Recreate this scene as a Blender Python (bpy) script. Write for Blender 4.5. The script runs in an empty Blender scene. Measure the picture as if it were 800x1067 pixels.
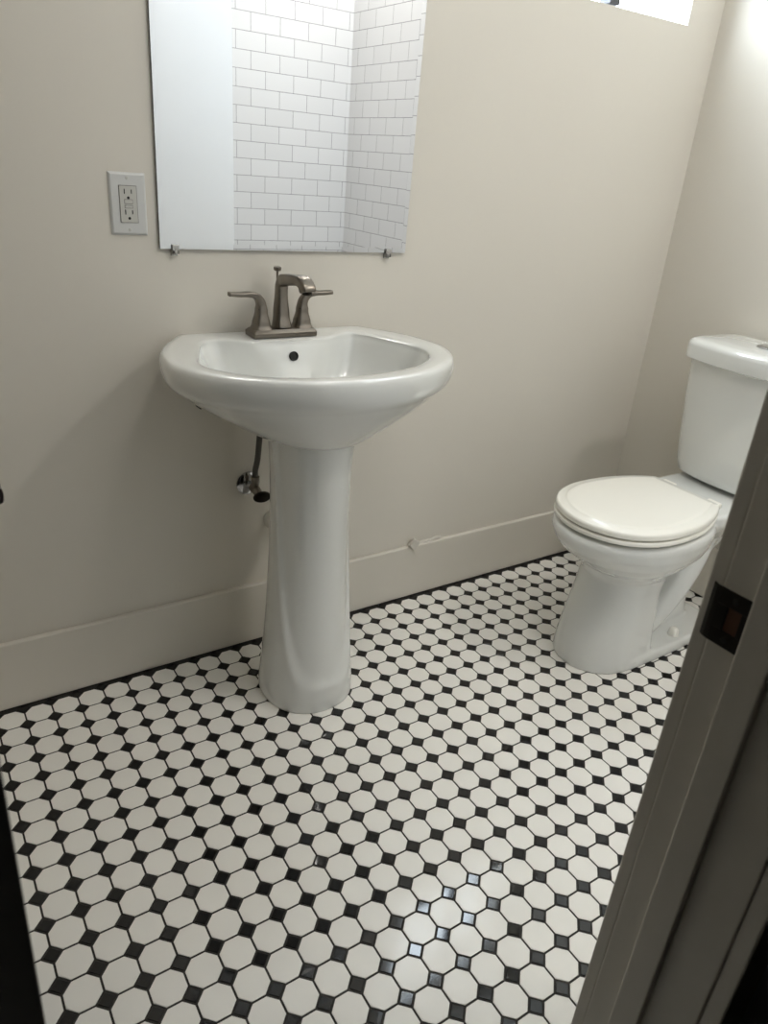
import bpy, bmesh, math, random
from mathutils import Vector, Matrix
random.seed(7)
scene = bpy.context.scene
COL = scene.collection
PI = math.pi

# ------------------------------------------------------------------ materials
def mat(name, color, rough=0.5, metal=0.0, coat=0.0, coat_rough=0.05, var=0.0, vscale=6.0, bump=0.0, bscale=60.0, rvar=0.0, spec=0.5):
    m = bpy.data.materials.new(name); m.use_nodes = True
    nt = m.node_tree; b = nt.nodes['Principled BSDF']
    b.inputs['Base Color'].default_value = (*color, 1)
    b.inputs['Roughness'].default_value = rough
    b.inputs['Metallic'].default_value = metal
    b.inputs['Coat Weight'].default_value = coat
    b.inputs['Coat Roughness'].default_value = coat_rough
    b.inputs['Specular IOR Level'].default_value = spec
    tc = nt.nodes.new('ShaderNodeTexCoord')
    if var > 0:
        n = nt.nodes.new('ShaderNodeTexNoise'); n.inputs['Scale'].default_value = vscale; n.inputs['Detail'].default_value = 6
        nt.links.new(tc.outputs['Object'], n.inputs['Vector'])
        mx = nt.nodes.new('ShaderNodeMix'); mx.data_type = 'RGBA'
        mx.inputs[6].default_value = (*[c*(1-var) for c in color], 1)
        mx.inputs[7].default_value = (*[min(1, c*(1+var)) for c in color], 1)
        nt.links.new(n.outputs['Fac'], mx.inputs[0]); nt.links.new(mx.outputs[2], b.inputs['Base Color'])
    if rvar > 0:
        n2 = nt.nodes.new('ShaderNodeTexNoise'); n2.inputs['Scale'].default_value = 22; n2.inputs['Detail'].default_value = 8
        nt.links.new(tc.outputs['Object'], n2.inputs['Vector'])
        mr = nt.nodes.new('ShaderNodeMapRange'); mr.inputs[1].default_value = .35; mr.inputs[2].default_value = .7
        mr.inputs[3].default_value = rough; mr.inputs[4].default_value = rough + rvar
        nt.links.new(n2.outputs['Fac'], mr.inputs[0]); nt.links.new(mr.outputs[0], b.inputs['Roughness'])
    if bump > 0:
        n3 = nt.nodes.new('ShaderNodeTexNoise'); n3.inputs['Scale'].default_value = bscale; n3.inputs['Detail'].default_value = 5
        nt.links.new(tc.outputs['Object'], n3.inputs['Vector'])
        bp = nt.nodes.new('ShaderNodeBump'); bp.inputs['Strength'].default_value = bump; bp.inputs['Distance'].default_value = .002
        nt.links.new(n3.outputs['Fac'], bp.inputs['Height']); nt.links.new(bp.outputs[0], b.inputs['Normal'])
    return m

GREIGE = (0.685, 0.650, 0.585)
M = {}
M['wall'] = mat('greige_wall_paint', GREIGE, .40, var=.02, vscale=2.2, bump=.16, bscale=38)
M['trim'] = mat('greige_trim_paint', (0.68, .645, .58), .32, var=.02, vscale=9, bump=.12, bscale=25)
M['lit_wall'] = mat('lit_wall_paint', (.87, .875, .88), .5, var=.012, vscale=7, bump=.2, bscale=40)  # window light put into the base colour, paler than the greige walls
M['ceiling'] = mat('ceiling_paint', (.80, .79, .76), .8)
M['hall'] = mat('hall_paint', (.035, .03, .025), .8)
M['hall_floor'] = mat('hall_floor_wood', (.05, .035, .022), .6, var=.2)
M['porcelain'] = mat('white_porcelain', (.74, .75, .73), .14, coat=1.0, coat_rough=.02, spec=.5)
M['seat_plastic'] = mat('white_seat_plastic', (.90, .885, .82), .22, coat=.4, coat_rough=.08)
M['tile_white'] = mat('white_floor_tile', (.875, .855, .81), .30, var=.03, vscale=14, coat=.22, coat_rough=.08, rvar=.12)
M['tile_black'] = mat('black_floor_tile', (.006, .006, .007), .04, rvar=.05, spec=.55)
M['grout'] = mat('dark_grout', (.022, .019, .016), .75, var=.3, vscale=30)
M['nickel'] = mat('brushed_gunmetal', (.215, .19, .16), .30, metal=1.0, var=.05, vscale=30)
M['chrome'] = mat('chrome', (.50, .50, .51), .12, metal=1.0)
M['dark_metal'] = mat('oil_dark_metal', (.020, .016, .012), .42, metal=.6)
M['braid'] = mat('grey_braided_hose', (.10, .095, .085), .45, metal=.6)
M['black_hole'] = mat('dark_recess', (.008, .007, .006), .6)
M['wood_raw'] = mat('raw_wood', (.10, .04, .02), .8)
M['plate'] = mat('white_cover_plate', (.60, .605, .60), .30)
M['recept'] = mat('white_receptacle', (.54, .535, .50), .35)
M['slot'] = mat('slot_dark', (.01, .01, .01), .7)
M['outline'] = mat('receptacle_gap', (.12, .11, .10), .8)
M['door'] = mat('black_door_paint', (.010, .009, .008), .45)
M['lever'] = mat('bronze_lever', (.26, .21, .20), .35, metal=.9)
M['win_frame'] = mat('window_frame_grey', (.055, .055, .065), .4)
M['vinyl'] = mat('white_vinyl', (.8, .8, .8), .4)
M['caulk'] = mat('white_plastic_stub', (.62, .60, .55), .5)
M['chip'] = mat('pale_chip', (.60, .57, .52), .7)
M['clip'] = mat('clear_mirror_clip', (.45, .44, .42), .25, metal=.7)

# mirror: silvered
m = bpy.data.materials.new('mirror_silver'); m.use_nodes = True
b = m.node_tree.nodes['Principled BSDF']; b.inputs['Base Color'].default_value = (.85, .855, .865, 1)
b.inputs['Metallic'].default_value = 1; b.inputs['Roughness'].default_value = 0.0
M['mirror'] = m
M['mirror_edge'] = mat('mirror_edge', (.08, .09, .09), .2, metal=.4)
# window glass
m = bpy.data.materials.new('window_glass'); m.use_nodes = True
nt = m.node_tree; nt.nodes.clear()
o_ = nt.nodes.new('ShaderNodeOutputMaterial'); t_ = nt.nodes.new('ShaderNodeBsdfTransparent'); g_ = nt.nodes.new('ShaderNodeBsdfGlossy')
g_.inputs['Roughness'].default_value = 0; 
mx_ = nt.nodes.new('ShaderNodeMixShader')
mx_.inputs[0].default_value = .04; nt.links.new(t_.outputs[0], mx_.inputs[1]); nt.links.new(g_.outputs[0], mx_.inputs[2]); nt.links.new(mx_.outputs[0], o_.inputs['Surface'])
M['glass'] = m

# white subway tile with fine grey grout; axis: which object coordinate runs along the wall
def subway(name, axis, off_u, off_v):
    m = bpy.data.materials.new(name); m.use_nodes = True
    nt = m.node_tree; b = nt.nodes['Principled BSDF']
    tc = nt.nodes.new('ShaderNodeTexCoord'); sp = nt.nodes.new('ShaderNodeSeparateXYZ'); cb = nt.nodes.new('ShaderNodeCombineXYZ')
    nt.links.new(tc.outputs['Object'], sp.inputs[0])
    a1 = nt.nodes.new('ShaderNodeMath'); a1.operation = 'ADD'; a1.inputs[1].default_value = off_u
    a2 = nt.nodes.new('ShaderNodeMath'); a2.operation = 'ADD'; a2.inputs[1].default_value = off_v
    nt.links.new(sp.outputs[axis], a1.inputs[0]); nt.links.new(sp.outputs['Z'], a2.inputs[0])
    nt.links.new(a1.outputs[0], cb.inputs[0]); nt.links.new(a2.outputs[0], cb.inputs[1])
    br = nt.nodes.new('ShaderNodeTexBrick')
    br.inputs['Scale'].default_value = 1.0; br.inputs['Brick Width'].default_value = .148; br.inputs['Row Height'].default_value = .0752
    br.inputs['Mortar Size'].default_value = .0012; br.inputs['Mortar Smooth'].default_value = .1
    br.inputs['Color1'].default_value = (.695, .69, .685, 1); br.inputs['Color2'].default_value = (.725, .72, .715, 1); br.inputs['Mortar'].default_value = (.22, .22, .22, 1)
    nt.links.new(cb.outputs[0], br.inputs['Vector'])
    nt.links.new(br.outputs['Color'], b.inputs['Base Color']); b.inputs['Roughness'].default_value = .12
    bp = nt.nodes.new('ShaderNodeBump'); bp.inputs['Strength'].default_value = .4; bp.inputs['Distance'].default_value = .001; bp.invert = True
    nt.links.new(br.outputs['Fac'], bp.inputs['Height']); nt.links.new(bp.outputs[0], b.inputs['Normal'])
    return m
M['subway_back'] = subway('white_subway_tile_back', 'X', -.020, -.0144)
M['subway_side'] = subway('white_subway_tile_side', 'Y', .044, -.0144)

# ------------------------------------------------------------------ helpers
def add_box(bm, x0, x1, y0, y1, z0, z1, mi=0):
    vs = [bm.verts.new(p) for p in ((x0,y0,z0),(x1,y0,z0),(x1,y1,z0),(x0,y1,z0),(x0,y0,z1),(x1,y0,z1),(x1,y1,z1),(x0,y1,z1))]
    for f in ((0,3,2,1),(4,5,6,7),(0,1,5,4),(1,2,6,5),(2,3,7,6),(3,0,4,7)):
        fc = bm.faces.new([vs[i] for i in f]); fc.material_index = mi
    return vs

def add_loft(bm, rings, cap0=True, cap1=True, mi=0, closed=True):
    R = [[bm.verts.new(p) for p in r] for r in rings]
    n = len(R[0])
    for a, b in zip(R[:-1], R[1:]):
        for i in range(n if closed else n-1):
            f = bm.faces.new((a[i], a[(i+1) % n], b[(i+1) % n], b[i])); f.material_index = mi
    if cap0: bm.faces.new(list(reversed(R[0]))).material_index = mi
    if cap1: bm.faces.new(R[-1]).material_index = mi
    return R

def circle(c, r, axis='Z', n=32, r2=None):
    r2 = r if r2 is None else r2; out = []
    for i in range(n):
        a = 2*PI*i/n; u, v = r*math.cos(a), r2*math.sin(a)
        out.append({'Z': (c[0]+u, c[1]+v, c[2]), 'Y': (c[0]+u, c[1], c[2]+v), 'X': (c[0], c[1]+u, c[2]+v)}[axis])
    return out

def lathe_axis(bm, c, axis, prof, n=32, mi=0):
    """prof: list of (offset along axis, radius)"""
    k = 'XYZ'.index(axis); rings = []
    for d, r in prof:
        p = list(c); p[k] += d; rings.append(circle(p, r, axis, n))
    add_loft(bm, rings, mi=mi)

def add_tube(bm, pts, rad, n=12, mi=0):
    pts = [Vector(p) for p in pts]; rings = []
    up = Vector((0.13, 0.21, 0.97))
    for i, p in enumerate(pts):
        t = (pts[min(i+1, len(pts)-1)] - pts[max(i-1, 0)]).normalized()
        s = t.cross(up)
        if s.length < .1: s = t.cross(Vector((1, 0, 0)))
        s.normalize(); w = t.cross(s)
        r = rad[i] if isinstance(rad, (list, tuple)) else rad
        rings.append([tuple(p + s*r*math.cos(2*PI*k/n) + w*r*math.sin(2*PI*k/n)) for k in range(n)])
    add_loft(bm, rings, mi=mi)

def catmull(pts, steps=8, closed=False):
    P = [Vector(p) for p in pts]; out = []; n = len(P)
    rng = range(n) if closed else range(n-1)
    for i in rng:
        if closed: p0, p1, p2, p3 = P[(i-1) % n], P[i], P[(i+1) % n], P[(i+2) % n]
        else: p0, p1, p2, p3 = P[max(i-1, 0)], P[i], P[i+1], P[min(i+2, n-1)]
        for s in range(steps):
            t = s/steps
            out.append(.5*((2*p1) + (p2-p0)*t + (2*p0-5*p1+4*p2-p3)*t*t + (3*p1-p0-3*p2+p3)*t**3))
    if not closed: out.append(P[-1])
    return out

def sweep_rect(bm, pts, side, ws, hs, n=24, p=5.0, mi=0):
    """superelliptic section swept along pts; side = fixed side axis; ws/hs full sizes"""
    pts = [Vector(q) for q in pts]; side = Vector(side).normalized(); rings = []
    for i, q in enumerate(pts):
        t = (pts[min(i+1, len(pts)-1)] - pts[max(i-1, 0)]).normalized()
        w = t.cross(side).normalized(); ring = []
        for k in range(n):
            a = 2*PI*k/n; c, s = math.cos(a), math.sin(a)
            u = math.copysign(abs(c)**(2/p), c)*ws[i]/2; v = math.copysign(abs(s)**(2/p), s)*hs[i]/2
            ring.append(tuple(q + side*u + w*v))
        rings.append(ring)
    add_loft(bm, rings, mi=mi)

def interp(keys, n):
    """keys (t,val..) -> n samples with smooth linear interpolation"""
    out = []
    for i in range(n):
        t = i/(n-1)
        for a, b in zip(keys[:-1], keys[1:]):
            if t <= b[0] + 1e-9:
                f = (t-a[0])/(b[0]-a[0]); f = f*f*(3-2*f)
                out.append(tuple(x+(y-x)*f for x, y in zip(a[1:], b[1:]))); break
    return out

def obj(name, bm, mats, parent=None, bevel=0, smooth=False, seg=2, angle=35, remesh=0, lap=0, loc=None):
    bmesh.ops.recalc_face_normals(bm, faces=bm.faces)
    me = bpy.data.meshes.new(name); bm.to_mesh(me); bm.free()
    if not isinstance(mats, (list, tuple)): mats = [mats]
    for q in mats: me.materials.append(q)
    o = bpy.data.objects.new(name, me); COL.objects.link(o)
    if parent is not None:
        o.parent = parent
        if parent.type == 'EMPTY': o.matrix_parent_inverse = Matrix.Translation(-parent.location)
    if remesh:
        r = o.modifiers.new('r', 'REMESH'); r.mode = 'VOXEL'; r.voxel_size = remesh; r.use_smooth_shade = True
        if lap:
            s = o.modifiers.new('s', 'SMOOTH'); s.factor = .5; s.iterations = lap
        dg = bpy.context.evaluated_depsgraph_get()
        nm = bpy.data.meshes.new_from_object(o.evaluated_get(dg)); o.modifiers.clear()
        nm.name = name; o.data = nm; me = nm
        if not me.materials:
            for q in mats: me.materials.append(q)
        smooth = True
    if bevel:
        b = o.modifiers.new('bevel', 'BEVEL'); b.width = bevel; b.segments = seg; b.limit_method = 'ANGLE'; b.angle_limit = math.radians(angle)
        b.harden_normals = False
    if smooth:
        for p_ in me.polygons: p_.use_smooth = True
        if not remesh:
            try: me.set_sharp_from_angle(angle=math.radians(50))
            except Exception: pass
    return o

def thing(name, label, cat, loc, group=None, kind=None):
    e = bpy.data.objects.new(name, None); e.empty_display_size = .05; COL.objects.link(e); e.location = loc
    e['label'] = label; e['category'] = cat
    if group: e['group'] = group
    if kind: e['kind'] = kind
    return e
def tag(o, label=None, cat=None, kind=None, group=None):
    if label: o['label'] = label
    if cat: o['category'] = cat
    if kind: o['kind'] = kind
    if group: o['group'] = group
    return o
def NB(): return bmesh.new()

# ------------------------------------------------------------------ room dimensions
XR = 2.05          # right wall
XL = -0.42         # left wall
YD = -1.299        # bathroom face of the doorway wall
YH = -1.4185       # hall face of the doorway wall
YS = -2.10         # back of the shower alcove
XS = 1.082         # left side of the alcove
H = 2.60
JR, JL = 0.500, -0.131     # jamb faces
WX0, WX1, WZ0, WZ1 = 1.28, 1.91, 1.655, 2.42   # window opening

# ---- back wall with window opening
bm = NB(); t = .16
add_box(bm, XL-.1, WX0, 0, t, 0, H); add_box(bm, WX1, XR+.1, 0, t, 0, H)
add_box(bm, WX0, WX1, 0, t, 0, WZ0); add_box(bm, WX0, WX1, 0, t, WZ1, H)
tag(obj('wall_back', bm, M['wall']), 'warm greige painted wall behind the pedestal sink and mirror', 'wall', 'structure')
bm = NB(); add_box(bm, XR, XR+.1, YD-.02, 0, 0, H)
tag(obj('wall_right', bm, M['wall']), 'greige painted side wall behind the toilet tank', 'wall', 'structure')
bm = NB(); add_box(bm, XL-.1, XL, YH, 0, 0, H)
tag(obj('wall_left', bm, M['wall']), 'greige painted wall left of the sink, behind the open door', 'wall', 'structure')
# doorway wall
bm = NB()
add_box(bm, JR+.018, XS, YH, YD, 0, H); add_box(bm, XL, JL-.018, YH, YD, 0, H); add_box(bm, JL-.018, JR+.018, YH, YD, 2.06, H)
tag(obj('wall_front', bm, M['lit_wall']), 'wall around the doorway, whitened in colour for the window light, seen in the mirror', 'wall', 'structure')
# shower alcove
bm = NB(); add_box(bm, XS-.12, XR+.1, YS-.1, YS, 0, H)
o = tag(obj('wall_shower_back', bm, M['subway_back']), 'white subway tiled back wall of the shower alcove, seen in the mirror', 'wall', 'structure')
bm = NB(); add_box(bm, XR-.010, XR+.1, YS, YD-.02, 0, H)
tag(obj('wall_shower_right', bm, M['subway_side']), 'white subway tiled side wall of the shower alcove, seen in the mirror', 'wall', 'structure')
bm = NB(); add_box(bm, XS-.12, XS, YS, YH, 0, H)
tag(obj('wall_shower_left', bm, M['subway_side']), 'tiled divider between shower alcove and hall', 'wall', 'structure')
# ceiling
bm = NB(); add_box(bm, XL-.1, XR+.1, YH, t, H, H+.1); add_box(bm, XS-.12, XR+.1, YS-.1, YH, H, H+.1)
tag(obj('ceiling', bm, M['ceiling']), 'white ceiling', 'ceiling', 'structure')
# hall shell (dark, unlit)
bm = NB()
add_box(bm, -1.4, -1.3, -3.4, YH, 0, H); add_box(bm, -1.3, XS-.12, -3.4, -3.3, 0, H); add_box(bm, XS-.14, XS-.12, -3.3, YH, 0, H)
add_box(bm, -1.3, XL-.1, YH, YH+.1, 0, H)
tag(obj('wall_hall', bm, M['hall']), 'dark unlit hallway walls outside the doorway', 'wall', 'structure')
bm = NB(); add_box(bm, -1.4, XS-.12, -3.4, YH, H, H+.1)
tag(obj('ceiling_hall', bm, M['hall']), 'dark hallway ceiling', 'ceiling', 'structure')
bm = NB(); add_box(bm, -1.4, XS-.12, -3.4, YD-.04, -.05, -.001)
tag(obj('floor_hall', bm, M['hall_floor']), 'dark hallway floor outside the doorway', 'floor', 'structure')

# ---- floor: octagon and dot mosaic, every tile a bevelled face patch in one mesh
bm = NB(); P = .060; X0 = 0.0; Y0 = -0.085
xa, xb, ya, yb = XL-.02, XR+.02, YS-.02, .02
def quad(z, mi):
    f = bm.faces.new([bm.verts.new(p) for p in ((xa,ya,z),(xb,ya,z),(xb,yb,z),(xa,yb,z))]); f.material_index = mi
quad(-.0012, 0)
def tile(cx, cy, poly, mi, tilt, h):
    tx, ty = random.gauss(0, tilt), random.gauss(0, tilt); dz = random.uniform(-.0001, .0001)
    top = [bm.verts.new((cx+x*.955, cy+y*.955, dz + tx*x + ty*y)) for x, y in poly]
    mid = [bm.verts.new((cx+x*.99, cy+y*.99, dz - h*.25 + tx*x + ty*y)) for x, y in poly]
    bot = [bm.verts.new((cx+x, cy+y, -.0013)) for x, y in poly]
    f = bm.faces.new(top); f.material_index = mi; n = len(poly)
    for A, B in ((bot, mid), (mid, top)):
        for i in range(n):
            f = bm.faces.new((A[i], A[(i+1) % n], B[(i+1) % n], B[i])); f.material_index = mi; f.smooth = False
g = .0018; hp = P/2 - g; cut = .266*P
octp = [(hp, -hp+cut), (hp, hp-cut), (hp-cut, hp), (-hp+cut, hp), (-hp, hp-cut), (-hp, -hp+cut), (-hp+cut, -hp), (hp-cut, -hp)]
dd = .232*P; dot = [(dd, 0), (0, dd), (-dd, 0), (0, -dd)]
for i in range(-8, 36):
    for j in range(-1, 35):
        x, y = X0 + i*P, Y0 - j*P
        if x < XL-.03 or y < YS-.03: continue
        if y < YD-.05 and x < XS-.14: continue
        if not (y-P < YS-.02) and y <= -.01 and x+P < XR+.03:
            tile(x+P/2, y-P/2, octp, 1, .0022, .0012)
        if y < -.01 and x < XR: tile(x, y, dot, 2, .0045, .0010)
fl = obj('floor', bm, [M['grout'], M['tile_white'], M['tile_black']])
tag(fl, 'white octagon and black dot mosaic tile floor with dark grout', 'floor', 'structure')

# ---- baseboards
def baseboard(name, pts_box, label):
    bm = NB(); add_box(bm, *pts_box)
    return tag(obj(name, bm, M['trim'], bevel=.003, seg=3), label, 'baseboard', 'structure')
baseboard('baseboard_back', (XL, XR, -.0155, 0, .003, .182), 'tall greige painted baseboard below the sink wall')
baseboard('baseboard_right', (XR-.0155, XR, YD-.02, -.0155, .003, .182), 'tall greige painted baseboard behind the toilet')
baseboard('baseboard_left', (XL, XL+.0155, YD, -.0155, .003, .182), 'greige painted baseboard on the left wall')
baseboard('baseboard_front', (JR+.07, XS, YD, YD+.0155, .003, .182), 'greige painted baseboard on the doorway wall')

# ---- window
bm = NB(); fy0, fy1 = .030, .070; w = .014
add_box(bm, WX0, WX1, fy0, fy1, WZ0, WZ0+w*.6); add_box(bm, WX0, WX1, fy0, fy1, WZ1-w, WZ1)
add_box(bm, WX0, WX0+w, fy0, fy1, WZ0, WZ1); add_box(bm, WX1-.003, WX1, fy0, fy1, WZ0, WZ1)
win = obj('window_1', bm, M['vinyl'], bevel=.002)
tag(win, 'bright high sliding window above the sink wall, near the right corner', 'window', 'structure')
bm = NB(); add_box(bm, 1.618, 1.654, .026, .066, WZ0+.01, WZ1-.01)
obj('mullion', bm, M['win_frame'], win, bevel=.002)['label'] = 'dark grey centre mullion'
bm = NB(); add_box(bm, WX0+w, 1.62, .044, .048, WZ0+w*.6, WZ1-w)
obj('pane', bm, M['glass'], win)
bm = NB(); add_box(bm, 1.650, WX1-.003, .052, .056, WZ0+w*.6, WZ1-w)
obj('pane', bm, M['glass'], win)

# ---- door frame (jamb, stop, casing) as the doorway trim
bm = NB()
add_box(bm, JR, JR+.018, YH, YD, 0, 2.05)
add_box(bm, JL-.018, JL, YH, YD, 0, 2.05); add_box(bm, JL, JR, YH, YD, 2.04, 2.06)
jamb = obj('trim_1', bm, M['trim'], bevel=.0022, seg=3)
tag(jamb, 'greige painted door jamb in the right foreground, carrying a dark strike plate', 'door frame', 'structure')
bm = NB()
add_box(bm, JR-.010, JR, YD-.0665, YD-.034, 0, 2.04); add_box(bm, JL, JL+.010, YD-.0665, YD-.034, 0, 2.04)
add_box(bm, JL, JR, YD-.0665, YD-.034, 2.03, 2.04)
tag(obj('door_stop', bm, M['trim'], jamb, bevel=.0022, seg=3))
bm = NB()
cw = .062
add_box(bm, JR+.002, JR+cw, YD, YD+.017, 0, 2.10); add_box(bm, JL-cw, JL-.004, YD, YD+.017, 0, 2.10)
add_box(bm, JL-cw, JR+cw, YD, YD+.017, 2.044, 2.10)
obj('casing', bm, M['trim'], jamb, bevel=.0025, seg=3)
bm = NB()
add_box(bm, JR+.002, JR+cw, YH-.0195, YH, 0, 2.10); add_box(bm, JL-cw, JL-.004, YH-.0195, YH, 0, 2.10)
add_box(bm, JL-cw, JR+cw, YH-.0195, YH, 2.044, 2.10)
obj('casing', bm, M['trim'], jamb, bevel=.0025, seg=3)
# strike plate
bm = NB()
sy0, sy1, sz0, sz1 = YD-.0335, YD+.000, .8595, .9165
hy0, hy1, hz0, hz1 = sy0+.008, sy0+.0215, .8755, .9005
xp = JR-.0022
for a in ((sy0, sy1, sz0, hz0), (sy0, sy1, hz1, sz1), (sy0, hy0, hz0, hz1), (hy1, sy1, hz0, hz1)):
    add_box(bm, xp, JR+.001, a[0], a[1], a[2], a[3])
# curved lip towards the bathroom
lip = [(xp+.0000, sy1-.001), (xp+.0006, sy1+.004), (xp+.0026, sy1+.0085), (xp+.0056, sy1+.0105)]
rings = [[(x, y, sz0), (x+.0018, y-.0006, sz0), (x+.0018, y-.0006, sz1), (x, y, sz1)] for x, y in lip]
add_loft(bm, rings)
sp = obj('strike_plate', bm, M['dark_metal'], jamb, bevel=.0007)
sp['label'] = 'dark bronze strike plate'
bm = NB(); add_box(bm, JR-.0006, JR+.0008, hy0, hy1, hz0, hz1)
obj('latch_hole', bm, M['wood_raw'], sp)
for z in (sz0+.0075, sz1-.0075):
    bm = NB(); lathe_axis(bm, (xp+.0003, (sy0+sy1)/2, z), 'X', [(0, .0032), (-.0006, .0030), (-.0008, .001)], 20)
    obj('screw', bm, M['black_hole'], sp)

# ---- open door leaf at the left, hinged at the left jamb
door = thing('door_1', 'black door leaf standing open at the left edge', 'door', (-.1382, YD+.018, 0), kind='structure')
dw, dth = .610, .035
bm = NB(); add_box(bm, 0, dth, 0, dw, .010, 2.03)
leaf = obj('leaf', bm, M['door'], bevel=.0015); leaf.parent = door
bm = NB()
hy, hz = dw-.060, .905
lathe_axis(bm, (dth, hy, hz), 'X', [(0, .030), (.006, .030), (.009, .026), (.010, .012), (.056, .011), (.060, .010)], 32)
pts = catmull([(dth+.052, hy+.006, hz), (dth+.0555, hy-.03, hz+.001), (dth+.0555, hy-.06, hz), (dth+.0555, hy-.09, hz-.002)], 6)
sweep_rect(bm, pts, (0, 0, 1), [.018]*len(pts), [.011]*len(pts), n=16, p=3)
lv = obj('door_handle', bm, M['lever'], smooth=True); lv.parent = door
lv['label'] = 'dark bronze lever handle'
for z in (.25, 1.05, 1.80):
    bm = NB(); lathe_axis(bm, (-.001, -.002, z), 'Z', [(0, .006), (.09, .006)], 12)
    hn = obj('hinge', bm, M['dark_metal'], smooth=True); hn.parent = door
door.rotation_euler = (0, math.radians(.9), math.radians(.4))

# ---- mirror with bevelled border, clips
MX0, MX1, MZ0, MZ1 = .393, 1.010, 1.046, 1.96
mir = thing('mirror', 'frameless rectangular mirror hung on the wall above the sink', 'mirror', (.7015, 0, MZ0))
bm = NB(); th = .006; bw = .012; bd = .0003
def rr(x0, x1, z0, z1, y): return [(x0, y, z0), (x1, y, z0), (x1, y, z1), (x0, y, z1)]
add_loft(bm, [rr(MX0, MX1, MZ0, MZ1, -.0015), rr(MX0, MX1, MZ0, MZ1, -.0015-th+bd), rr(MX0+bw, MX1-bw, MZ0+bw, MZ1-bw, -.0015-th)])
for f in bm.faces: f.material_index = 0 if f.calc_center_median().y < -.0015-th+bd-.0001 else 1
mo = obj('mirror_glass', bm, [M['mirror'], M['mirror_edge']], mir)
for cx in (.424, .958):
    bm = NB()
    add_box(bm, cx-.008, cx+.008, -.004, -.0005, MZ0-.014, MZ0-.0005); add_box(bm, cx-.0075, cx+.0075, -.0125, -.0085, MZ0-.010, MZ0+.009)
    add_box(bm, cx-.0075, cx+.0075, -.0125, -.0005, MZ0-.010, MZ0-.0015)
    lathe_axis(bm, (cx, -.0125, MZ0-.005), 'Y', [(0, .004), (-.002, .0035)], 16)
    c_ = obj('mirror_clip', bm, M['clip'], mir, bevel=.001); c_['label'] = 'small metal mirror clip'
mir.rotation_euler = (0, math.radians(.35), 0)

# ---- outlet
ox, oz = .335, 1.131
ol = thing('electrical_outlet', 'white rectangular receptacle cover plate with two sockets, left of the mirror', 'outlet', (ox, 0, oz))
bm = NB()
add_loft(bm, [[(ox+sx*(.036-i), -y, oz+sz*(.058-i)) for sx, sz in ((-1,-1),(1,-1),(1,1),(-1,1))] for i, y in ((0, 0), (0, .002), (.003, .0048), (.0045, .0055))])
obj('cover_plate', bm, M['plate'], ol, bevel=.0006)
bm = NB(); add_box(bm, ox-.0175, ox+.0175, -.0062, -.004, oz-.0345, oz+.0345, 1); add_box(bm, ox-.0165, ox+.0165, -.0072, -.004, oz-.0335, oz+.0335, 0)
rc = obj('receptacle', bm, [M['recept'], M['outline']], ol)
for s in (1, -1):
    bm = NB(); zc = oz + (.0235 if s > 0 else -.0145)
    add_box(bm, ox-.0080, ox-.0062, -.0076, -.007, zc-.0045, zc+.0045); add_box(bm, ox+.0056, ox+.0074, -.0076, -.007, zc-.0038, zc+.0038)
    lathe_axis(bm, (ox, -.007, zc-.0115), 'Y', [(0, .0026), (-.0006, .0026)], 16)
    obj('socket_slots', bm, M['slot'], rc)
for dz, hgt in ((.0050, .0085), (-.0045, .0055)):
    bm = NB(); add_box(bm, ox-.0082, ox+.0082, -.0075, -.007, oz+dz-hgt/2, oz+dz+hgt/2, 1); add_box(bm, ox-.0075, ox+.0075, -.0082, -.007, oz+dz-hgt/2+.0007, oz+dz+hgt/2-.0007, 0)
    obj('test_button', bm, [M['recept'], M['outline']], rc)
for s in (1, -1):
    bm = NB(); lathe_axis(bm, (ox, -.0054, oz+s*.048), 'Y', [(0, .003), (-.0008, .0026)], 16)
    obj('screw', bm, M['recept'], ol, smooth=True)

# ------------------------------------------------------------------ pedestal sink
SX = .651
sink = thing('pedestal_sink', 'white porcelain pedestal sink standing against the wall under the mirror', 'sink', (SX, -.24, 0))
CC = Vector((0, -.215))
def half_to_polar(half, N=160):
    full = [Vector((x, y)) for x, y in half] + [Vector((-x, y)) for x, y in reversed(half[1:-1])]
    cr = catmull([(p.x, p.y, 0) for p in full], 14, closed=True)
    cr = [Vector((p.x, p.y)) - CC for p in cr]
    out = []
    n = len(cr)
    for k in range(N):
        a = 2*PI*k/N; d = Vector((math.cos(a), math.sin(a))); best = 0
        for i in range(n):
            p, q = cr[i], cr[(i+1) % n]; e = q-p; den = d.x*e.y - d.y*e.x
            if abs(den) < 1e-12: continue
            tt = (p.x*e.y - p.y*e.x)/den; uu = (p.x*d.y - p.y*d.x)/den
            if tt > 0 and -1e-6 <= uu <= 1+1e-6: best = max(best, tt)
        out.append(best)
    return out
NP = 160
OUT = half_to_polar([(0,-.468),(.08,-.461),(.155,-.438),(.224,-.400),(.280,-.350),(.315,-.29),(.328,-.235),(.318,-.155),(.292,-.09),(.260,-.04),(.236,-.006),(.22,-.002),(.12,-.002),(0,-.002)])
INN = half_to_polar([(0,-.408),(.08,-.400),(.155,-.378),(.217,-.334),(.252,-.285),(.260,-.243),(.249,-.195),(.224,-.130),(.203,-.088),(.178,-.068),(.145,-.073),(.105,-.096),(.05,-.106),(0,-.106)])
ELL = []
for k in range(NP):
    a = 2*PI*k/NP; rx, ry = .100, .098
    ELL.append(1/math.sqrt((math.cos(a)/rx)**2 + (math.sin(a)/ry)**2))
def ring(rad, z, yoff=0, ymax=-.002, tilt=0):
    r = []
    for k in range(NP):
        a = 2*PI*k/NP; x = rad[k]*math.cos(a); y = CC.y + rad[k]*math.sin(a) + yoff
        r.append((SX+x, min(y, ymax), z))
    return r
def mixr(A, B, t): return [a+(b-a)*t for a, b in zip(A, B)]
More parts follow.
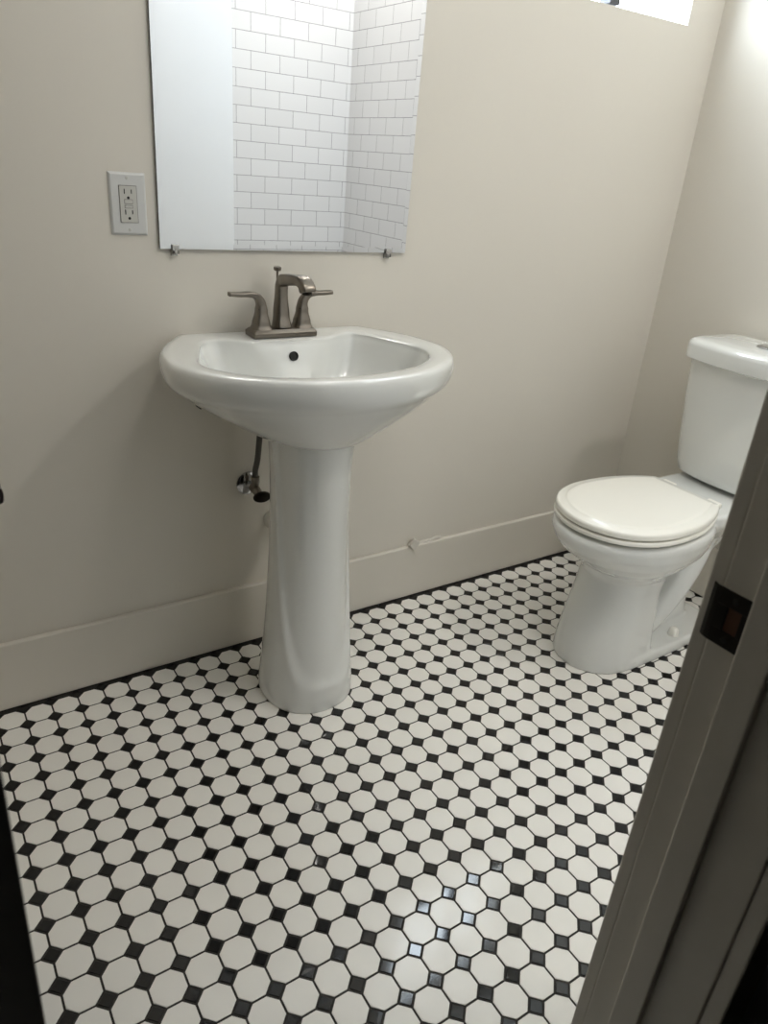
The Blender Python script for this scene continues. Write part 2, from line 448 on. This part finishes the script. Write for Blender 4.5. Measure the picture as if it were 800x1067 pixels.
def scl(A, s, d=0): return [max(.001, a*s+d) for a in A]
bm = NB(); rings = []
for t_, z in ((0, .686), (.06, .690), (.18, .702), (.34, .722), (.52, .746), (.68, .769), (.78, .785), (.85, .797), (.90, .806), (.945, .812), (.978, .821), (.994, .831), (1.0, .842), (1.0, .850), (.992, .860), (.975, .8665), (.955, .8695)):
    rings.append(ring(mixr(ELL, OUT, t_), z, yoff=-.028*(1-t_)))
# top deck from the outer edge to the basin lip
RIMO = scl(OUT, .94)
rings.append(ring(scl(OUT, .93), .870))
for q, z in ((.45, .869), (.80, .8675), (.93, .866), (.985, .8635)):
    rings.append(ring(mixr(scl(OUT, .93), INN, q), z))
for d, z in ((.001, .860), (-.003, .853), (-.008, .843), (-.014, .825), (-.024, .800), (-.042, .775)):
    rings.append(ring(scl(INN, 1, d), z))
for s, z in ((.72, .755), (.58, .744), (.42, .737), (.25, .732), (.10, .730)):
    rings.append(ring(scl(INN, s), z))
add_loft(bm, rings)
basin = obj('basin', bm, M['porcelain'], sink, smooth=True)
# overflow hole and drain
bm = NB(); 
hole_c = Vector((.650, -.1215, .834))
nrm = Vector((0, -1, .33)).normalized()
def disc(bm, c, n, r, depth, N=24):
    s = Vector((1, 0, 0)); w = n.cross(s)
    rg = []
    for dd_, rr_ in ((-.004, r), (.0014, r), (.0018, r*.93), (.0012, r*.86), (-.002, r*.84)):
        rg.append([tuple(c + n*dd_ + s*rr_*math.cos(2*PI*k/N) + w*rr_*math.sin(2*PI*k/N)) for k in range(N)])
    add_loft(bm, rg)
disc(bm, hole_c, nrm, .0105, 0)
oh = obj('overflow_hole', bm, M['black_hole'], basin, smooth=True); oh['label'] = 'dark round overflow hole'
bm = NB(); lathe_axis(bm, (SX, CC.y, .731), 'Z', [(0, .022), (.002, .0215), (.003, .018), (.0015, .016), (.006, .013), (.008, .006)], 32)
obj('drain', bm, M['nickel'], basin, smooth=True)
# pedestal column
bm = NB(); rings = []; NN = 128
def colrad(z):
    ks = [(0, .114, .119), (.035, .1135, .118), (.08, .109, .112), (.15, .103, .106), (.25, .097, .099), (.40, .0915, .093), (.52, .090, .091), (.62, .0915, .092), (.67, .095, .095), (.70, .097, .097)]
    for a, b in zip(ks[:-1], ks[1:]):
        if z <= b[0]:
            f = (z-a[0])/(b[0]-a[0]); return a[1]+(b[1]-a[1])*f, a[2]+(b[2]-a[2])*f
    return ks[-1][1:]
zs = [0, .002, .006] + [.012 + i*.006 for i in range(112)] + [.690]
for z in zs:
    rx, ry = colrad(z); r = []
    for k in range(NN):
        a = 2*PI*k/NN - PI/2; ca, sa = math.cos(a), math.sin(a)
        # arch shaped crease: panel set in above a U line that climbs towards the sides
        th_ = abs(((a + PI/2 + PI) % (2*PI)) - PI)      # 0 at the front
        zc = .075 + .42*(max(0, th_-.15)/1.25)**3.0 if th_ < 2.2 else 9
        sdf = (z - zc)/(.012 + .05*min(1, th_/1.4))
        st = 1/(1+math.exp(-sdf*3.2)) if sdf < 20 else 1
        off = .0085*(1-st) + .0030*math.exp(-(sdf)**2)
        if z < .003: off -= .0025*(1-z/.003)
        r.append((.641 + (rx-.005+off)*math.copysign(abs(ca)**.92, ca), -.245 + (ry-.005+off)*math.copysign(abs(sa)**.92, sa), z))
    rings.append(r)
add_loft(bm, rings)
obj('pedestal', bm, M['porcelain'], sink, smooth=True)

# ---- faucet
FX, FY, FZ = .647, -.061, .8695
fa = thing('faucet', 'brushed gunmetal two handle centerset faucet on the sink deck', 'faucet', (FX, FY, FZ))
bm = NB(); rings = []
def rrect(cx, cy, hx, hy, z, r, n=6):
    out = []
    for sx, sy, a0 in ((1, 1, 0), (-1, 1, PI/2), (-1, -1, PI), (1, -1, 1.5*PI)):
        for k in range(n+1):
            a = a0 + PI/2*k/n; out.append((cx+sx*(hx-r)+r*math.cos(a), cy+sy*(hy-r)+r*math.sin(a), z))
    return out
for i, z in ((0, 0), (0, .010), (.0012, .0115), (.006, .0165), (.0075, .0172)):
    rings.append(rrect(FX, FY, .0790-i, .0275-i, FZ+z, .004, 4))
add_loft(bm, rings); obj('base_plate', bm, M['nickel'], fa, bevel=.0006)
# spout
bm = NB()
zb = FZ+.0165
pts = catmull([(FX, FY+.000, zb), (FX, FY+.003, zb+.022), (FX, FY+.005, zb+.05), (FX, FY+.005, zb+.080), (FX, FY+.003, zb+.094), (FX, FY-.006, zb+.105), (FX, FY-.022, zb+.109), (FX, FY-.055, zb+.1135), (FX, FY-.085, zb+.1175), (FX, FY-.106, zb+.116), (FX, FY-.119, zb+.108), (FX, FY-.123, zb+.098)], 6)
ks = interp([(0, .040, .040), (.12, .032, .033), (.26, .025, .027), (.42, .024, .026), (.56, .027, .025), (.72, .031, .023), (.86, .033, .024), (.95, .033, .028), (1, .030, .024)], len(pts))
sweep_rect(bm, pts, (1, 0, 0), [k[0] for k in ks], [k[1] for k in ks], n=28, p=4.2)
spt = obj('spout', bm, M['nickel'], fa, smooth=True)
bm = NB(); lathe_axis(bm, (FX, FY-.121, zb+.0925), 'Z', [(0, .0085), (.001, .0105), (.010, .0108)], 24)
obj('aerator', bm, M['dark_metal'], spt, smooth=True)
bm = NB(); lathe_axis(bm, (FX-.004, FY+.018, zb+.085), 'Z', [(0, .0024), (.036, .0024), (.037, .0055), (.039, .0085), (.045, .0087), (.0465, .0068)], 20)
obj('lift_rod', bm, M['nickel'], fa, smooth=True)
# handles
for s in (-1, 1):
    bm = NB(); cx = FX + s*.051
    pts = catmull([(cx, FY, zb-.001), (cx, FY, zb+.018), (cx, FY, zb+.042), (cx+s*.002, FY, zb+.058), (cx+s*.012, FY, zb+.071), (cx+s*.030, FY, zb+.0755), (cx+s*.052, FY, zb+.0755), (cx+s*.075, FY, zb+.0765)], 6)
    ks = interp([(0, .044, .046), (.10, .036, .036), (.26, .026, .025), (.40, .022, .020), (.52, .021, .017), (.66, .022, .0125), (.85, .023, .0100), (1, .020, .0085)], len(pts))
    sweep_rect(bm, pts, (0, 1, 0), [k[0] for k in ks], [k[1] for k in ks], n=24, p=4.2)
    hd = obj('handle', bm, M['nickel'], fa, smooth=True)
    bm = NB(); r0 = rrect(cx, FY, .0113, .0118, zb+.0430, .003, 4); r1 = rrect(cx, FY, .0112, .0117, zb+.0440, .003, 4)
    add_loft(bm, [r0, r1]); obj('seam_ring', bm, M['dark_metal'], hd)

# ---- supply valve and hose, drain stub behind the pedestal
sv = thing('supply_valve', 'chrome shutoff valve with oval handle and braided hose under the sink', 'valve', (.588, 0, .482))
bm = NB(); lathe_axis(bm, (.588, -.0005, .482), 'Y', [(0, .031), (-.003, .031), (-.008, .024), (-.010, .010), (-.034, .009)], 36)
obj('escutcheon', bm, M['chrome'], sv, smooth=True)
bm = NB(); lathe_axis(bm, (.588, -.030, .482), 'Y', [(0, .0115), (-.012, .0125), (-.030, .0125), (-.034, .008), (-.050, .006)], 6)
lathe_axis(bm, (.588, -.046, .482), 'Z', [(0, .009), (.022, .009), (.024, .011), (.036, .011), (.037, .006)], 12)
obj('valve_body', bm, M['nickel'], sv, smooth=True)
bm = NB(); rings = []
for d, s in ((0, .7), (.002, .95), (.007, 1), (.011, .9), (.012, .6)):
    rings.append(circle((.590, -.078-d, .477), .0235*s, 'Y', 32, .0140*s))
add_loft(bm, rings); ovh = obj('valve_handle', bm, M['dark_metal'], sv, smooth=True)
ovh['label'] = 'dark oval valve handle'
bm = NB(); add_tube(bm, catmull([(.588, -.046, .517), (.5885, -.046, .535), (.594, -.046, .56), (.597, -.048, .60), (.600, -.050, .65), (.602, -.052, .70)], 6), .0074, 14)
obj('supply_hose', bm, M['braid'], sv, smooth=True)['label'] = 'dark braided supply hose'

ds = thing('drain_stub', 'white round pipe stub on the wall, half hidden behind the pedestal', 'pipe', (.662, 0, .366))
bm = NB(); lathe_axis(bm, (.662, -.0005, .366), 'Y', [(0, .030), (-.004, .030), (-.010, .022), (-.011, .019)], 36)
obj('escutcheon', bm, M['caulk'], ds, smooth=True)
bm = NB(); lathe_axis(bm, (.662, -.010, .366), 'Y', [(0, .0175), (-.090, .0175)], 24)
obj('drain_pipe', bm, M['caulk'], ds, smooth=True)

# sink wall hanger corner peeking out under the left of the basin
bm = NB(); add_tube(bm, [(.436, -.006, .742), (.446, -.006, .726), (.460, -.006, .702), (.470, -.006, .694)], .003, 8)
br = obj('wall_bracket', bm, M['dark_metal'], sink, smooth=True); br['label'] = 'dark edge of the wall bracket'

# paint lump on baseboard
bm = NB()
vs = add_box(bm, -.013, .013, -.012, .004, -.014, .014)
for v in bm.verts: v.co += Vector((random.uniform(-.002, .002), random.uniform(-.002, .001), random.uniform(-.003, .003)))
ch = obj('plaster_lump', bm, M['chip'], bevel=.002); ch.location = (1.130, -.0105, .1915); ch.rotation_euler = (0, math.radians(38), 0)
tag(ch, 'small pale plaster lump stuck on the baseboard top edge right of the sink', 'debris')
for k, (xx, zz, L) in enumerate(((1.185, .1865, .030), (1.225, .1895, .020))):
    bm = NB()
    n = 8; ra = []
    for i in range(n):
        f = i/(n-1); hh = .004*math.sin(PI*f)+.0008
        ra.append([(xx-L+2*L*f, -.0002, zz-.004+random.uniform(-.001, .001)), (xx-L+2*L*f, -.006-random.uniform(0, .003), zz-.004), (xx-L+2*L*f, -.0045, zz-.004+hh), (xx-L+2*L*f, -.0002, zz-.003+hh)])
    add_loft(bm, ra)
    tag(obj('paint_flake', bm, M['chip']), ('curled paint flake on the baseboard edge beside the plaster lump', 'smaller paint flake at the right end of the chipped baseboard edge')[k], 'debris')

# ------------------------------------------------------------------ toilet
TY = -.500
toilet = thing('toilet', 'white two piece toilet with closed lid standing against the right wall', 'toilet', (1.68, TY, 0))
def egg(xf, xb, xm, hw, z, nb=2.6, nf=2.0, hb=None, N=64):
    """outline around the toilet axis: front (small x) is a half ellipse, back a squarer half"""
    out = []
    for k in range(N):
        a = 2*PI*k/N; c, s = math.cos(a), math.sin(a)
        if c <= 0: e = nf; L = xm-xf
        else: e = nb; L = xb-xm
        x = xm + math.copysign(abs(c)**(2/e), c)*L
        y = math.copysign(abs(s)**(2/e), s)*hw
        out.append((x, TY+y, z))
    return out
bm = NB()
# front pedestal rising into the bowl
L = [egg(1.336, 1.585, 1.47, .118, .0, 7), egg(1.336, 1.585, 1.47, .118, .03, 7), egg(1.342, 1.580, 1.47, .113, .08, 7), egg(1.358, 1.575, 1.475, .107, .16, 7),
     egg(1.374, 1.575, 1.48, .103, .23, 6), egg(1.383, 1.60, 1.49, .105, .272, 4), egg(1.372, 1.65, 1.49, .124, .300, 3), egg(1.328, 1.70, 1.49, .151, .328, 2.6),
     egg(1.288, 1.72, 1.49, .170, .358, 2.5), egg(1.262, 1.73, 1.49, .1785, .385, 2.5), egg(1.249, 1.73, 1.49, .182, .412, 2.5), egg(1.252, 1.73, 1.49, .180, .424, 2.5), egg(1.260, 1.725, 1.49, .174, .431, 2.5)]
add_loft(bm, L)
# foot slab
L = [egg(1.340, 1.905, 1.50, .121, .0, 5), egg(1.340, 1.905, 1.50, .121, .030, 5), egg(1.344, 1.900, 1.50, .117, .036, 5)]
add_loft(bm, L)
# rear trapway column and deck under the tank
L = [egg(1.56, 1.86, 1.70, .040, .02, 3), egg(1.56, 1.84, 1.70, .038, .08, 3), egg(1.56, 1.83, 1.70, .036, .16, 3), egg(1.56, 1.85, 1.70, .044, .23, 3),
     egg(1.56, 1.92, 1.70, .072, .30, 3), egg(1.56, 1.97, 1.70, .095, .350, 3.4), egg(1.56, 2.00, 1.70, .125, .395, 4), egg(1.58, 2.005, 1.72, .140, .420, 5), egg(1.58, 2.005, 1.72, .140, .444, 5), egg(1.59, 2.000, 1.72, .136, .450, 5)]
add_loft(bm, L)
# outward S of the trapway on both sides
for s in (-1, 1):
    pts = catmull([(1.76, TY+s*.050, .34), (1.72, TY+s*.058, .26), (1.68, TY+s*.058, .19), (1.64, TY+s*.050, .125), (1.60, TY+s*.040, .07)], 6)
    add_tube(bm, pts, [.044-.0002*i for i in range(len(pts))], 20)
bowl = obj('bowl', bm, M['porcelain'], toilet, remesh=.0040, lap=9)
for s in (-1, 1):
    bm = NB(); lathe_axis(bm, (1.700, TY+s*.088, .033), 'Z', [(0, .0160), (.014, .0155), (.022, .0130), (.027, .0080), (.028, .002)], 24)
    obj('bolt_cap', bm, M['seat_plastic'], bowl, smooth=True)
# seat and lid outlines
def seat_outline(z, d=0, N=96):
    half = [(1.262-0*d, 0), (1.272, .055), (1.302, .108), (1.352, .148), (1.42, .170), (1.49, .1735), (1.56, .166), (1.62, .150), (1.668, .130), (1.700, .112), (1.706, .104), (1.709, .05), (1.709, 0)]
    full = [(x, y, 0) for x, y in half] + [(x, -y, 0) for x, y in reversed(half[1:-1])]
    cr = catmull(full, 5, closed=True); cxx = 1.49; out = []
    for p in cr:
        v = Vector((p.x-cxx, p.y)); l = v.length; v = v*(l+d-.003)/l
        out.append((cxx+v.x, TY+v.y, z))
    return out
bm = NB(); add_loft(bm, [seat_outline(.4405, -.010), seat_outline(.4405, .002), seat_outline(.442, .006), seat_outline(.450, .006), seat_outline(.4525, .003), seat_outline(.4525, -.004)])
obj('seat', bm, M['seat_plastic'], toilet, smooth=True)
bm = NB(); add_loft(bm, [seat_outline(.4565, -.006), seat_outline(.4565, .001), seat_outline(.459, .005), seat_outline(.468, .0045), seat_outline(.4725, .0025), seat_outline(.4745, -.002), seat_outline(.4750, -.017), seat_outline(.4790, -.022), seat_outline(.4800, -.0245), seat_outline(.4805, -.035), seat_outline(.4810, -.08)])
obj('lid', bm, M['seat_plastic'], toilet, smooth=True)
# rubber bumper visible between seat and rim
for xx, yy in ((1.40, -.150),):
    bm = NB(); lathe_axis(bm, (xx, TY+yy, .4335), 'Z', [(0, .007), (.0042, .007)], 16); obj('seat_bumper', bm, M['caulk'], toilet)
for s in (-1, 1):
    bm = NB(); add_box(bm, 1.702, 1.742, TY+s*.075-.022, TY+s*.075+.022, .4485, .4655)
    obj('hinge_cap', bm, M['seat_plastic'], toilet, bevel=.005, seg=3)
# tank
def rr_tank(z, xf, xb, hw, r, bow, N=12):
    out = []
    pts = []
    for sx, sy, a0 in ((1, 1, 0), (-1, 1, PI/2), (-1, -1, PI), (1, -1, 1.5*PI)):
        rad = r if sx < 0 else r*.6
        for k in range(N+1):
            a = a0 + PI/2*k/N
            x = (xb if sx > 0 else xf) - sx*rad + rad*math.cos(a); y = sy*(hw-rad) + rad*math.sin(a)
            pts.append((x, y))
        if sx < 0 and sy > 0:      # bowed front between the two front corners
            for k in range(1, 12):
                pts.append((xf, (hw-rad)*(1-2*k/12)))
    for x, y in pts:
        f = max(0, 1-(y/hw)**2)
        x2 = x - bow*f if x < (xf+xb)/2 else x
        out.append((x2, TY+y, z))
    return out
bm = NB()
T = [rr_tank(.4570, 1.880, 2.015, .140, .05, .016), rr_tank(.4600, 1.862, 2.022, .156, .055, .022), rr_tank(.470, 1.852, 2.026, .164, .055, .026), rr_tank(.50, 1.846, 2.028, .168, .05, .028),
     rr_tank(.60, 1.838, 2.030, .175, .046, .030), rr_tank(.70, 1.831, 2.032, .181, .044, .031), rr_tank(.80, 1.825, 2.034, .186, .042, .032), rr_tank(.812, 1.825, 2.034, .186, .042, .032)]
add_loft(bm, T); obj('tank', bm, M['porcelain'], toilet, smooth=True)
bm = NB(); lathe_axis(bm, (1.93, TY, .449), 'Z', [(0, .05), (.010, .05)], 32); obj('tank_gasket', bm, M['dark_metal'], toilet)
bm = NB()
T = [rr_tank(.806, 1.822, 2.036, .188, .042, .032), rr_tank(.806, 1.815, 2.038, .199, .052, .033), rr_tank(.810, 1.809, 2.040, .202, .054, .034), rr_tank(.845, 1.808, 2.041, .203, .054, .034),
     rr_tank(.854, 1.811, 2.040, .200, .054, .034), rr_tank(.860, 1.818, 2.035, .193, .052, .033), rr_tank(.8635, 1.836, 2.022, .175, .042, .030), rr_tank(.865, 1.87, 1.99, .14, .04, .02)]
add_loft(bm, T); tl = obj('tank_lid', bm, M['porcelain'], toilet, smooth=True)
bm = NB(); lathe_axis(bm, (1.915, TY, .8640), 'Z', [(0, .034), (.003, .034), (.005, .031), (.0045, .029), (.0065, .028), (.007, .012)], 40)
obj('flush_button', bm, M['chrome'], tl, smooth=True)['label'] = 'round chrome flush button'

# ------------------------------------------------------------------ light
w = bpy.data.worlds.new('World'); scene.world = w; w.use_nodes = True
bg = w.node_tree.nodes['Background']; bg.inputs[0].default_value = (.80, .91, 1.0, 1); bg.inputs[1].default_value = 16.5
def portal(loc, rot, sx, sy):
    l = bpy.data.lights.new('window_daylight', 'AREA'); l.shape = 'RECTANGLE'; l.size = sx; l.size_y = sy; l.cycles.is_portal = True
    o = bpy.data.objects.new('window_daylight', l); COL.objects.link(o); o.location = loc; o.rotation_euler = rot
portal(((WX0+WX1)/2, .165, (WZ0+WZ1)/2), (-PI/2, 0, 0), WX1-WX0, WZ1-WZ0)

l = bpy.data.lights.new('ceiling_fill', 'AREA'); l.shape = 'DISK'; l.size = .34; l.energy = 5.5; l.color = (1.0, .955, .89)  # unseen fill light without a fixture, added to lift the room's brightness
o = bpy.data.objects.new('ceiling_fill', l); COL.objects.link(o); o.location = (.75, -.97, H-.03)
l = bpy.data.lights.new('shower_fill', 'AREA'); l.shape = 'DISK'; l.size = .20; l.energy = 10.0; l.color = (1.0, .965, .91)  # second unseen fill, added above the alcove to brighten surfaces facing the camera
o = bpy.data.objects.new('shower_fill', l); COL.objects.link(o); o.location = (1.80, -1.52, H-.02)
# ------------------------------------------------------------------ camera
cam = bpy.data.cameras.new('camera'); co = bpy.data.objects.new('camera', cam); COL.objects.link(co); scene.camera = co
r = Vector((0.83917205, -0.53857553, 0.07567472)); u = Vector((0.17476598, 0.39879915, 0.90023113)); f = Vector((0.51502148, 0.74222344, -0.42878578))
mw = Matrix(((r.x, u.x, -f.x, -.09291), (r.y, u.y, -f.y, -1.60067), (r.z, u.z, -f.z, 1.24037), (0, 0, 0, 1)))
co.matrix_world = mw
cam.sensor_fit = 'HORIZONTAL'; cam.sensor_width = 36; cam.lens = 36*759.788/800
cam.clip_start = .01; cam.clip_end = 50
cam.dof.use_dof = True; cam.dof.focus_distance = 1.7; cam.dof.aperture_fstop = 11

vs = scene.view_settings; vs.view_transform = 'Standard'; vs.look = 'None'; vs.gamma = 1; vs.use_curve_mapping = False; vs.exposure = 0.08
scene.cycles.max_bounces = 16; scene.cycles.diffuse_bounces = 10; scene.cycles.glossy_bounces = 6
scene.cycles.use_denoising = True; scene.cycles.sample_clamp_indirect = 30
